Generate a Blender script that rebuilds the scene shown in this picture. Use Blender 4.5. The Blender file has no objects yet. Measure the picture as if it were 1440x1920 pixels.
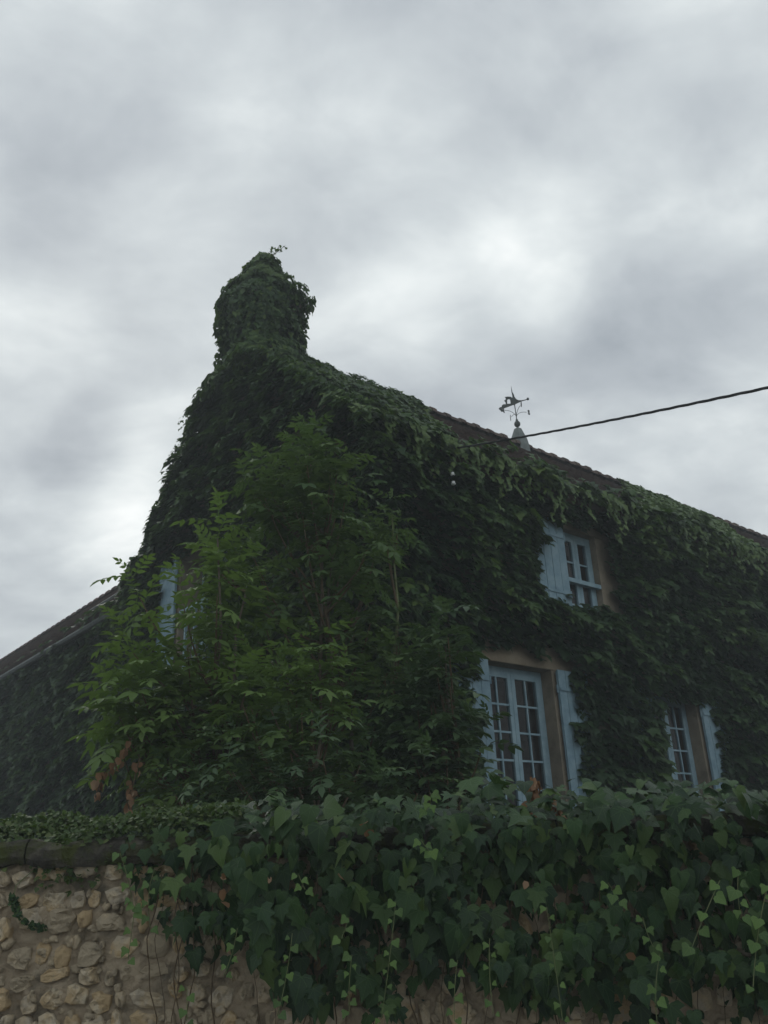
import bpy, bmesh, math, random
import numpy as np
from mathutils import Vector, Matrix, noise
from mathutils.geometry import tessellate_polygon
random.seed(7); rng = np.random.default_rng(7)
sc = bpy.context.scene
COL = sc.collection
R = math.radians

# ------------------------------------------------------------------ camera
CAM_H, PITCH, ROLL, FPX = 1.6, R(22.5), R(2.5), 1609.0
f_ = Vector((0, math.cos(PITCH), math.sin(PITCH)))
u0 = Vector((0, -math.sin(PITCH), math.cos(PITCH))); r0 = Vector((1, 0, 0))
rt = math.cos(ROLL) * r0 - math.sin(ROLL) * u0
up = math.cos(ROLL) * u0 + math.sin(ROLL) * r0
cam_o = Vector((0, 0, CAM_H))
cd = bpy.data.cameras.new('camera'); cam = bpy.data.objects.new('camera', cd); COL.objects.link(cam)
cam.matrix_world = Matrix(((rt.x, up.x, -f_.x, 0), (rt.y, up.y, -f_.y, 0), (rt.z, up.z, -f_.z, CAM_H), (0, 0, 0, 1)))
cd.sensor_fit = 'VERTICAL'; cd.sensor_height = 24.0; cd.lens = 24.0 * FPX / 1920.0
cd.clip_start = 0.05; cd.clip_end = 6000
sc.camera = cam

def ray(x, y):
    d = f_ + (x - 720) / FPX * rt - (y - 960) / FPX * up
    return d.normalized()
def at(x, y, Y):                      # point seen at pixel (x, y) on the plane at distance Y in front
    d = ray(x, y); return cam_o + d * (Y / d.y)
def project(P):                       # P: (n,3) numpy -> px, py, depth
    v = P - np.array(cam_o); z = v @ np.array(f_)
    zz = np.where(z > .05, z, .05)
    return 720 + FPX * (v @ np.array(rt)) / zz, 960 - FPX * (v @ np.array(up)) / zz, z

# ------------------------------------------------------------------ world, sun, exposure
def ND(nt, t, **k):
    n = nt.nodes.new(t)
    for a, b in k.items():
        if a == 'inp':
            for i, v in b.items(): n.inputs[i].default_value = v
        else: setattr(n, a, b)
    return n
def ramp(nt, stops, interp='LINEAR'):
    n = nt.nodes.new('ShaderNodeValToRGB'); cr = n.color_ramp; cr.interpolation = interp
    while len(cr.elements) < len(stops): cr.elements.new(.5)
    for e, (p, c) in zip(cr.elements, stops):
        e.position = p; e.color = (c[0], c[1], c[2], 1) if hasattr(c, '__len__') else (c, c, c, 1)
    return n
def mathn(nt, op, a=None, b=None, c=None, clamp=False):
    n = nt.nodes.new('ShaderNodeMath'); n.operation = op; n.use_clamp = clamp
    for i, v in enumerate((a, b, c)):
        if v is None: continue
        if isinstance(v, (int, float)): n.inputs[i].default_value = v
        else: nt.links.new(v, n.inputs[i])
    return n.outputs[0]
def mixc(nt, fac, a, b, mode='MIX'):
    n = nt.nodes.new('ShaderNodeMix'); n.data_type = 'RGBA'; n.blend_type = mode
    for s, v in ((n.inputs['Factor'], fac), (n.inputs['A'], a), (n.inputs['B'], b)):
        if isinstance(v, (int, float)): s.default_value = v
        elif isinstance(v, tuple): s.default_value = (*v[:3], 1)
        else: nt.links.new(v, s)
    return n.outputs['Result']

GLARE_VEIL = 0.0052  # density of the added veil that stands in for lens glare
SUN_AZ, SUN_EL = -22.0, 34.0
w = bpy.data.worlds.new('World'); sc.world = w; w.use_nodes = True
nt = w.node_tree; nt.nodes.clear()
out = ND(nt, 'ShaderNodeOutputWorld'); bg = ND(nt, 'ShaderNodeBackground')
bg2 = ND(nt, 'ShaderNodeBackground', inp={'Strength': 0.10})
sky = ND(nt, 'ShaderNodeTexSky', sky_type='NISHITA', sun_disc=False, sun_elevation=R(SUN_EL), sun_rotation=R(SUN_AZ))
nt.links.new(sky.outputs[0], bg2.inputs['Color'])
tc = ND(nt, 'ShaderNodeTexCoord')
nrm = ND(nt, 'ShaderNodeVectorMath', operation='NORMALIZE'); nt.links.new(tc.outputs['Generated'], nrm.inputs[0])
sep = ND(nt, 'ShaderNodeSeparateXYZ'); nt.links.new(nrm.outputs[0], sep.inputs[0])
zc = mathn(nt, 'ADD', mathn(nt, 'MAXIMUM', sep.outputs[2], 0.0), 0.32)
comb = ND(nt, 'ShaderNodeCombineXYZ')
nt.links.new(mathn(nt, 'DIVIDE', sep.outputs[0], zc), comb.inputs[0])
nt.links.new(mathn(nt, 'DIVIDE', sep.outputs[1], zc), comb.inputs[1])
def cloudn(scale, detail, rough, dist, off):
    m = ND(nt, 'ShaderNodeMapping'); m.inputs['Location'].default_value = off; m.inputs['Rotation'].default_value = (0, 0, R(-28)); m.inputs['Scale'].default_value = (1.0, 1.25, 1)
    nt.links.new(comb.outputs[0], m.inputs[0])
    n = ND(nt, 'ShaderNodeTexNoise', inp={'Scale': scale, 'Detail': detail, 'Roughness': rough, 'Distortion': dist})
    nt.links.new(m.outputs[0], n.inputs['Vector']); return n.outputs[0]
n1 = cloudn(1.9, 6, .52, .25, (3.1, 1.7, 0)); n2 = cloudn(5.2, 8, .56, .35, (9.2, 4.4, 0))
v = mathn(nt, 'ADD', mathn(nt, 'ADD', mathn(nt, 'MULTIPLY', n1, .84), mathn(nt, 'MULTIPLY', n2, .40)), -.115)
def blob(px, py, deg, amt):           # a brighter or darker bank of cloud in that direction
    d = ray(px, py)
    dt = ND(nt, 'ShaderNodeVectorMath', operation='DOT_PRODUCT'); nt.links.new(nrm.outputs[0], dt.inputs[0]); dt.inputs[1].default_value = d
    a = mathn(nt, 'ARCCOSINE', mathn(nt, 'MINIMUM', dt.outputs['Value'], 1.0))
    mr = ND(nt, 'ShaderNodeMapRange', interpolation_type='SMOOTHERSTEP')
    mr.inputs['From Min'].default_value = R(deg); mr.inputs['From Max'].default_value = 0; mr.inputs['To Min'].default_value = 0; mr.inputs['To Max'].default_value = amt
    nt.links.new(a, mr.inputs[0]); return mr.outputs[0]
for b in ((985, 490, 8, .24), (1040, 570, 5, .10), (760, 560, 6, .12), (240, 915, 6, .24), (320, 800, 6, .14), (110, 690, 8, .16), (60, 600, 7, .06), (140, 1060, 12, .10), (300, 330, 16, .03),
          (1130, 260, 13, -.10), (130, 850, 5, -.16), (860, 190, 9, -.08), (60, 60, 16, -.05), (1230, 620, 9, -.08), (640, 400, 8, -.06), (60, 1090, 6, -.08),
          (720, -420, 30, -.03), (1500, 800, 14, .02), (90, 440, 9, -.07), (1330, 60, 9, .05), (1380, 380, 7, .07)):
    v = mathn(nt, 'ADD', v, blob(*b))
cr = ramp(nt, [(.24, (.27, .30, .335)), (.41, (.40, .435, .465)), (.53, (.51, .55, .57)), (.66, (.67, .71, .715)), (.80, (.88, .90, .89))])
nt.links.new(v, cr.inputs[0])
nt.links.new(cr.outputs[0], bg.inputs['Color'])
mx = ND(nt, 'ShaderNodeMixShader', inp={0: .985})
nt.links.new(bg2.outputs[0], mx.inputs[1]); nt.links.new(bg.outputs[0], mx.inputs[2]); nt.links.new(mx.outputs[0], out.inputs[0])
bg.inputs['Strength'].default_value = 1.0
w.cycles.sampling_method = 'MANUAL'; w.cycles.sample_map_resolution = 512

sd = bpy.data.lights.new('sun', 'SUN'); so = bpy.data.objects.new('sun', sd); COL.objects.link(so)
sd.energy = 0.6; sd.angle = R(22); sd.color = (1, .96, .9)
sdir = Vector((math.sin(R(SUN_AZ)) * math.cos(R(SUN_EL)), math.cos(R(SUN_AZ)) * math.cos(R(SUN_EL)), math.sin(R(SUN_EL))))
so.rotation_euler = sdir.to_track_quat('Z', 'Y').to_euler(); so.location = sdir * 60
sc.view_settings.view_transform = 'Standard'; sc.view_settings.look = 'None'; sc.view_settings.gamma = 1
sc.view_settings.exposure = 0.38; sc.view_settings.use_curve_mapping = False
sc.render.engine = 'CYCLES'; sc.cycles.max_bounces = 5; sc.cycles.diffuse_bounces = 3; sc.cycles.glossy_bounces = 2
sc.cycles.transmission_bounces = 3; sc.cycles.use_denoising = True; sc.cycles.volume_bounces = 0

# ------------------------------------------------------------------ helpers
def tag(o, label=None, cat=None, group=None, kind=None):
    for k, v in (('label', label), ('category', cat), ('group', group), ('kind', kind)):
        if v: o[k] = v
    return o
def mesh(name, V, F, m=None, smooth=False, uv=None):
    me = bpy.data.meshes.new(name); me.from_pydata([tuple(v) for v in V], [], [tuple(f) for f in F])
    if m: me.materials.append(m)
    if smooth: me.polygons.foreach_set('use_smooth', [True] * len(me.polygons))
    me.update(); return me
def link(name, me, parent=None, mat=None):
    o = bpy.data.objects.new(name, me); COL.objects.link(o)
    if parent: o.parent = parent
    if mat is not None: o.matrix_local = mat
    return o
def empty(name, loc=(0, 0, 0), rz=0):
    o = bpy.data.objects.new(name, None); COL.objects.link(o); o.empty_display_size = .2
    o.location = loc; o.rotation_euler = (0, 0, rz); return o
class MB:
    def __init__(s): s.V = []; s.F = []
    def add(s, V, F):
        b = len(s.V); s.V += [tuple(v) for v in V]; s.F += [tuple(i + b for i in f) for f in F]
    def box(s, x0, x1, y0, y1, z0, z1, fn=None):
        P = [(x, y, z) for z in (z0, z1) for y in (y0, y1) for x in (x0, x1)]
        if fn: P = [fn(*p) for p in P]
        s.add(P, [(0, 2, 3, 1), (4, 5, 7, 6), (0, 1, 5, 4), (2, 6, 7, 3), (0, 4, 6, 2), (1, 3, 7, 5)])
    def tube(s, pts, rad, n=6, caps=True):
        pts = [Vector(p) for p in pts]; k = len(pts)
        if not hasattr(rad, '__len__'): rad = [rad] * k
        V = []; F = []; a = None
        for i, p in enumerate(pts):
            t = (pts[min(i + 1, k - 1)] - pts[max(i - 1, 0)]).normalized()
            if a is None: a = t.orthogonal().normalized()
            a = (a - t * a.dot(t)).normalized(); b = t.cross(a)
            for j in range(n):
                q = 2 * math.pi * j / n; V.append(p + (a * math.cos(q) + b * math.sin(q)) * rad[i])
        for i in range(k - 1):
            for j in range(n):
                F.append((i * n + j, i * n + (j + 1) % n, (i + 1) * n + (j + 1) % n, (i + 1) * n + j))
        if caps: F.append(tuple(range(n - 1, -1, -1))); F.append(tuple((k - 1) * n + j for j in range(n)))
        s.add(V, F)
    def lathe(s, prof, c=(0, 0, 0), n=12):
        V = []; F = []
        for r_, z in prof:
            for j in range(n): q = 2 * math.pi * j / n; V.append((c[0] + r_ * math.cos(q), c[1] + r_ * math.sin(q), c[2] + z))
        for i in range(len(prof) - 1):
            for j in range(n): F.append((i * n + j, i * n + (j + 1) % n, (i + 1) * n + (j + 1) % n, (i + 1) * n + j))
        s.add(V, F)
    def build(s, name, m, parent=None, smooth=False):
        return link(name, mesh(name, s.V, s.F, m, smooth), parent)
def nz(x, y, z=0.): return noise.noise(Vector((x, y, z)))

# ------------------------------------------------------------------ materials
def newmat(name):
    m = bpy.data.materials.new(name); m.use_nodes = True; nt = m.node_tree; nt.nodes.clear()
    o = ND(nt, 'ShaderNodeOutputMaterial'); b = ND(nt, 'ShaderNodeBsdfPrincipled'); nt.links.new(b.outputs[0], o.inputs[0])
    return m, nt, b, o
def rough_mat(name, cols, scale=6, rough=.9, bump=.3, bscale=40, bdist=.01, spec=.3, objvar=.0, coord='Object', patch=None, detail=6):
    m, nt, b, o = newmat(name)
    t = ND(nt, 'ShaderNodeNewGeometry' if coord == 'Position' else 'ShaderNodeTexCoord'); n = ND(nt, 'ShaderNodeTexNoise', inp={'Scale': scale, 'Detail': detail, 'Roughness': .6})
    nt.links.new(t.outputs[coord], n.inputs['Vector'])
    oi = ND(nt, 'ShaderNodeObjectInfo')
    if coord == 'Position': pass
    f = n.outputs[0]
    if objvar:
        f = mathn(nt, 'ADD', f, mathn(nt, 'MULTIPLY', mathn(nt, 'SUBTRACT', oi.outputs['Random'], .5), objvar))
    k = len(cols); c = ramp(nt, [(.3 + .4 * i / (k - 1), cols[i]) for i in range(k)]); nt.links.new(f, c.inputs[0])
    colo = c.outputs[0]
    if patch:
        pc, ps, plo, phi = patch
        n3 = ND(nt, 'ShaderNodeTexNoise', inp={'Scale': ps, 'Detail': 5, 'Roughness': .65}); nt.links.new(t.outputs[coord], n3.inputs['Vector'])
        r_ = ramp(nt, [(plo, 0.), (phi, 1.)]); nt.links.new(n3.outputs[0], r_.inputs[0])
        colo = mixc(nt, r_.outputs[0], colo, pc)
    nt.links.new(colo, b.inputs['Base Color'])
    b.inputs['Roughness'].default_value = rough; b.inputs['Specular IOR Level'].default_value = spec
    n2 = ND(nt, 'ShaderNodeTexNoise', inp={'Scale': bscale, 'Detail': 6, 'Roughness': .7}); nt.links.new(t.outputs[coord], n2.inputs['Vector'])
    bp = ND(nt, 'ShaderNodeBump', inp={'Strength': bump, 'Distance': bdist}); nt.links.new(n2.outputs[0], bp.inputs['Height'])
    nt.links.new(bp.outputs[0], b.inputs['Normal'])
    return m
def leaf_mat(name, cols, rough=.5, trans=.3, tcol=(.10, .17, .02), spec=.35, vein=None, patchy=.0):
    m, nt, b, o = newmat(name)
    at_ = ND(nt, 'ShaderNodeAttribute', attribute_name='tint'); oi = ND(nt, 'ShaderNodeObjectInfo')
    single = mathn(nt, 'LESS_THAN', at_.outputs['Fac'], .0005)
    f = mathn(nt, 'ADD', at_.outputs['Fac'], mathn(nt, 'MULTIPLY', single, oi.outputs['Random']))
    k = len(cols); c = ramp(nt, [(i / (k - 1), cols[i]) for i in range(k)]); nt.links.new(f, c.inputs[0]); colo = c.outputs[0]
    uvn = ND(nt, 'ShaderNodeUVMap'); sp = ND(nt, 'ShaderNodeSeparateXYZ'); nt.links.new(uvn.outputs[0], sp.inputs[0])
    if vein:
        x = mathn(nt, 'SUBTRACT', sp.outputs[0], .5); y = mathn(nt, 'SUBTRACT', sp.outputs[1], .12)
        a = mathn(nt, 'PINGPONG', mathn(nt, 'ARCTAN2', x, y), .39)
        rr = mathn(nt, 'SQRT', mathn(nt, 'ADD', mathn(nt, 'MULTIPLY', x, x), mathn(nt, 'MULTIPLY', y, y)))
        dd = mathn(nt, 'MULTIPLY', a, rr)
        mr = ND(nt, 'ShaderNodeMapRange', inp={1: .0, 2: .018, 3: .55, 4: 0.}); nt.links.new(dd, mr.inputs[0])
        colo = mixc(nt, mr.outputs[0], colo, vein)
        n_ = ND(nt, 'ShaderNodeTexNoise', inp={'Scale': 14, 'Detail': 2}); nt.links.new(uvn.outputs[0], n_.inputs[0])
        bp = ND(nt, 'ShaderNodeBump', inp={'Strength': .5, 'Distance': .004}); nt.links.new(mathn(nt, 'ADD', mr.outputs[0], n_.outputs[0]), bp.inputs['Height'])
        nt.links.new(bp.outputs[0], b.inputs['Normal'])
    nt.links.new(colo, b.inputs['Base Color'])
    b.inputs['Roughness'].default_value = rough; b.inputs['Specular IOR Level'].default_value = spec
    tr = ND(nt, 'ShaderNodeBsdfTranslucent'); ms = ND(nt, 'ShaderNodeMixShader', inp={0: trans})
    tcx = mixc(nt, .45, colo, tcol); nt.links.new(tcx, tr.inputs[0])
    nt.links.new(b.outputs[0], ms.inputs[1]); nt.links.new(tr.outputs[0], ms.inputs[2]); nt.links.new(ms.outputs[0], o.inputs[0])
    return m
M = {}
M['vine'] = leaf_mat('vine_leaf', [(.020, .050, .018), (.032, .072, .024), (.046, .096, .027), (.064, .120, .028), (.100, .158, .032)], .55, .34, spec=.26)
M['vine_fresh'] = leaf_mat('vine_fresh_leaf', [(.070, .13, .036), (.11, .17, .042), (.085, .15, .05)], .5, .3, spec=.3)
M['ivy'] = leaf_mat('ivy_leaf', [(.008, .026, .010), (.022, .055, .020), (.046, .100, .028), (.012, .034, .016), (.030, .070, .024), (.080, .135, .034), (.016, .042, .022), (.036, .084, .03)], .42, .2, vein=(.08, .15, .05), spec=.26)
M['ivy_young'] = leaf_mat('young_ivy_leaf', [(.085, .165, .045), (.13, .23, .055), (.065, .125, .04)], .45, .3, tcol=(.2, .34, .04), vein=(.2, .3, .1))
M['ash'] = leaf_mat('ash_leaflet', [(.056, .105, .034), (.080, .142, .042), (.110, .178, .05), (.060, .116, .042)], .55, .35, spec=.25)
M['ash_dark'] = leaf_mat('elder_leaflet', [(.042, .085, .036), (.060, .11, .045), (.080, .135, .05)], .45, .25, spec=.35)
M['ash_bright'] = leaf_mat('bright_ash_leaflet', [(.088, .155, .044), (.135, .215, .055), (.108, .180, .05)], .55, .38, spec=.25, tcol=(.16, .27, .03))
M['cover'] = leaf_mat('ground_cover_leaf', [(.04, .075, .02), (.07, .115, .025), (.05, .09, .03), (.10, .13, .04)], .6, .25)
M['dead'] = leaf_mat('dead_leaf', [(.20, .11, .06), (.30, .17, .09), (.38, .26, .17)], .7, .3, tcol=(.3, .16, .06))
M['bark'] = rough_mat('bark', [(.06, .05, .035), (.11, .09, .065), (.16, .14, .11)], 12, .9)
M['twig'] = rough_mat('twig_bark', [(.08, .06, .035), (.13, .09, .05)], 12, .8)
M['greenstem'] = rough_mat('green_stem', [(.10, .13, .05), (.16, .18, .08)], 12, .7)
M['stone'] = rough_mat('limestone', [(.42, .35, .25), (.54, .44, .30), (.50, .435, .34), (.62, .52, .37), (.52, .39, .23)], 9, .95, 1.0, 45, .02, .15, objvar=.6, patch=((.20, .17, .125), 11, .56, .72), coord='Position')
M['mortar'] = rough_mat('lime_mortar', [(.35, .285, .205), (.46, .375, .27), (.52, .43, .31)], 5, .97, 1.0, 50, .02, .15, patch=((.15, .13, .095), 4.2, .50, .68), coord='Position')
M['coping'] = rough_mat('mossy_coping', [(.03, .03, .026), (.065, .06, .05), (.14, .13, .10)], 12, .95, 1.0, 30, .03, .15, patch=((.06, .07, .02), 7, .45, .60), coord='Position')
M['wallh'] = rough_mat('house_render', [(.17, .145, .11), (.24, .205, .155), (.31, .265, .20)], 2.5, .95, .5, 30, .01, .2, patch=((.15, .12, .09), 6, .52, .75))
M['lintel'] = rough_mat('lintel_stone', [(.22, .18, .13), (.31, .26, .19)], 4, .95, .5, 25, .01, .2)
M['blue'] = rough_mat('faded_blue_paint', [(.145, .235, .29), (.195, .30, .36), (.25, .355, .41)], 7, .7, .25, 60, .003, .3, patch=((.30, .33, .33), 38, .66, .72))
M['blue2'] = rough_mat('pale_blue_paint', [(.18, .285, .34), (.24, .355, .415), (.30, .42, .47)], 7, .6, .2, 60, .002, .3, patch=((.22, .24, .24), 30, .68, .74))
M['tile'] = rough_mat('clay_tile', [(.055, .038, .036), (.085, .058, .050), (.12, .085, .07)], 5, .9, .5, 30, .01, .25, objvar=.5, patch=((.10, .11, .07), 5, .6, .8))
M['zinc'] = rough_mat('weathered_zinc', [(.10, .12, .12), (.145, .17, .165), (.19, .215, .21)], 6, .7, .15, 20, .004, .35, patch=((.22, .24, .23), 11, .6, .72))
M['iron'] = rough_mat('wrought_iron', [(.035, .045, .045), (.07, .085, .08)], 14, .6, .2, 60, .002, .4)
M['cable'] = rough_mat('cable_sheath', [(.018, .018, .02), (.035, .035, .037)], 10, .6)
M['white'] = rough_mat('white_ceramic', [(.6, .62, .62), (.75, .76, .75)], 10, .35)
M['dark'] = rough_mat('dark_room', [(.02, .017, .015), (.03, .026, .022)], 3, .9)
M['curtain'] = rough_mat('brown_curtain', [(.10, .08, .07), (.14, .115, .10)], 9, .95, .3, 30, .01)
M['street_bounce'] = rough_mat('pale_bounce_street', [(.17, .16, .14), (.25, .235, .205)], 3, .95, .5, 120, .01)  # unseen street, toned pale so it bounces light up onto wall and ivy
M['soil'] = rough_mat('soil', [(.03, .025, .018), (.06, .05, .035)], 4, .98, .6, 20, .03)
m, nt, b, o = newmat('window_glass'); M['glass'] = m
b.inputs['Base Color'].default_value = (.012, .012, .013, 1); b.inputs['Roughness'].default_value = .08; b.inputs['Specular IOR Level'].default_value = .28
tr = ND(nt, 'ShaderNodeBsdfTransparent'); ms = ND(nt, 'ShaderNodeMixShader', inp={0: .45})
nt.links.new(b.outputs[0], ms.inputs[1]); nt.links.new(tr.outputs[0], ms.inputs[2]); nt.links.new(ms.outputs[0], o.inputs[0])

# ------------------------------------------------------------------ ground
def sheet(name, x0, x1, y0, y1, z, m):
    mb = MB(); mb.add([(x0, y0, z), (x1, y0, z), (x1, y1, z), (x0, y1, z)], [(0, 1, 2, 3)])
    return tag(mb.build(name, m), kind='structure')
sheet('street', -400, 400, -400, 4.2, 0, M['street_bounce'])
sheet('garden_ground', -400, 400, 4.6, 900, .95, M['soil'])

hz = MB(); hz.box(-410, 410, -410, 910, -1, 13.2)  # thin fog volume added to imitate veiling glare of the lens
hm = bpy.data.materials.new('glare_veil'); hm.use_nodes = True; hn = hm.node_tree; hn.nodes.clear()
ho = ND(hn, 'ShaderNodeOutputMaterial'); pv = ND(hn, 'ShaderNodeVolumePrincipled'); pv.inputs['Color'].default_value = (.86, .93, .96, 1)
pv.inputs['Density'].default_value = GLARE_VEIL; hn.links.new(pv.outputs[0], ho.inputs['Volume'])
tag(hz.build('glare_veil', hm), kind='stuff')

# ------------------------------------------------------------------ leaves
def strip_leaf(edge, midy, fold=.12, droop=.15, curl=0.):
    """edge: right half outline (x, y) from base to tip; returns verts, faces, uv"""
    def zf(x, y): return abs(x) * fold - droop * y * y - curl * x * x
    mid = [(0, y) for y in midy]
    V = [(0, y, zf(0, y)) for _, y in mid]; F = []
    for s in (1, -1):
        b = len(V); V += [(s * x, y, zf(x, y)) for x, y in edge]
        i = j = 0; E_ = len(edge); Mn = len(mid)
        while i < Mn - 1 or j < E_ - 1:
            if i == Mn - 1 or (j < E_ - 1 and edge[j + 1][1] - (.0) <= mid[i + 1][1] + .02): t = (i, b + j, b + j + 1); j += 1
            else: t = (i, b + j, i + 1); i += 1
            F.append(t if s > 0 else t[::-1])
    return np.array(V, float), F
IVY = [strip_leaf([(.10, -.12), (.30, -.10), (.47, .08), (.56, .30), (.38, .40), (.30, .58), (.15, .80), (0, 1.02)], [0, .3, .6, .9], .12, .22, .2),
       strip_leaf([(.12, -.14), (.36, -.12), (.50, .05), (.48, .28), (.36, .50), (.20, .76), (0, 1.0)], [0, .35, .7], .18, .30, .1),
       strip_leaf([(.08, -.08), (.34, -.12), (.60, .10), (.46, .26), (.52, .50), (.26, .56), (.12, .82), (0, 1.05)], [0, .3, .65, .9], .05, .12, .35),
       strip_leaf([(.06, -.06), (.38, -.16), (.64, .06), (.38, .20), (.56, .46), (.22, .50), (.10, .84), (0, 1.12)], [0, .3, .65, .9], .30, .05, .1),
       strip_leaf([(.10, -.10), (.26, -.12), (.40, .06), (.34, .34), (.22, .62), (0, .98)], [0, .35, .7], .45, .45, .0),
       strip_leaf([(.08, -.08), (.32, -.14), (.56, .04), (.36, .24), (.44, .44), (.20, .58), (0, 1.0)], [0, .35, .7], -.15, .5, .5)]
YOUNG = [strip_leaf([(.12, -.10), (.40, -.08), (.58, .16), (.40, .40), (.22, .66), (0, .9)], [0, .35, .7], .2, .15, .1),
         strip_leaf([(.10, -.06), (.42, .0), (.50, .28), (.26, .44), (.14, .74), (0, .95)], [0, .4, .8], .1, .3, .1)]
VINE = [strip_leaf([(.14, -.10), (.44, .02), (.62, .42), (.34, .44), (.20, .72), (0, 1.05)], [0, .4, .8], .12, .30, .15),
        strip_leaf([(.20, -.08), (.56, .16), (.50, .50), (.24, .62), (0, 1.0)], [0, .45], .2, .4, .1),
        strip_leaf([(.10, -.06), (.52, .20), (.66, .56), (.30, .50), (.16, .80), (0, 1.1)], [0, .4, .8], .05, .25, .35)]
SMALL = [strip_leaf([(.3, .0), (.5, .4), (.25, .8), (0, 1)], [0, .5], .2, .2), strip_leaf([(.35, .1), (.35, .6), (0, 1)], [0], .1, .3)]
def pinnate(pairs, seed, lw=.34, ll=.36, droop=.35, fat=1.0):
    rr = random.Random(seed); V = []; F = []
    def rach(t): return np.array([0, t, .10 * t - droop * t * t])
    def rdir(t): d = np.array([0, 1, .10 - 2 * droop * t]); return d / np.linalg.norm(d)
    for s in range(5):
        a, b_ = rach(s / 5 * .92), rach((s + 1) / 5 * .92); k = len(V); wd = .010
        V += [a + [wd, 0, 0], a - [wd, 0, 0], b_ - [wd, 0, 0], b_ + [wd, 0, 0]]; F.append((k, k + 1, k + 2, k + 3))
    def leaflet(t, ang, L_):
        o_ = rach(t); d0 = rdir(t); side = np.array([1, 0, 0]) * (1 if ang > 0 else -1) if ang else None
        if ang: d = d0 * math.cos(ang) + np.array([1, 0, 0]) * math.sin(ang)
        else: d = d0
        n = np.cross(np.array([1, 0, 0]), d0); n /= np.linalg.norm(n)
        tw = rr.uniform(-.35, .35); s_ = np.cross(d, n); n2 = n * math.cos(tw) + s_ * math.sin(tw); s_ = np.cross(d, n2)
        k = len(V); fw = .15 * fat * L_
        for (x, y) in ((0, 0), (1, .28), (1.15, .55), (.6, .82), (0, 1.04), (-.6, .82), (-1.15, .55), (-1, .28)):
            V.append(o_ + d * (y * L_) + s_ * (x * fw) + n2 * (abs(x) * fw * .25 - .22 * y * y * L_))
        V.append(o_ + d * .5 * L_ - n2 * .055 * L_)
        for j in range(8): F.append((k + j, k + (j + 1) % 8, k + 8))
    for i in range(pairs):
        t = .26 + .62 * i / max(1, pairs - 1)
        for s in (1, -1): leaflet(t + rr.uniform(-.012, .012), s * rr.uniform(.85, 1.1), ll * rr.uniform(.85, 1.1) * (1 - .18 * abs(i - pairs * .45) / pairs))
    leaflet(.93, 0, ll * 1.05)
    return np.array(V, float), F
ASH = [pinnate(3, 1, ll=.42, fat=1.25), pinnate(4, 2, ll=.38, fat=1.3), pinnate(4, 3, droop=.6, ll=.38, fat=1.3), pinnate(3, 4, droop=.2, ll=.44, fat=1.2), pinnate(4, 8, droop=.8, ll=.36, fat=1.35)]
ELDER = [pinnate(3, 5, ll=.42, fat=1.5, droop=.4), pinnate(3, 6, ll=.42, fat=1.6, droop=.6), pinnate(4, 7, ll=.38, fat=1.4, droop=.3)]

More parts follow.
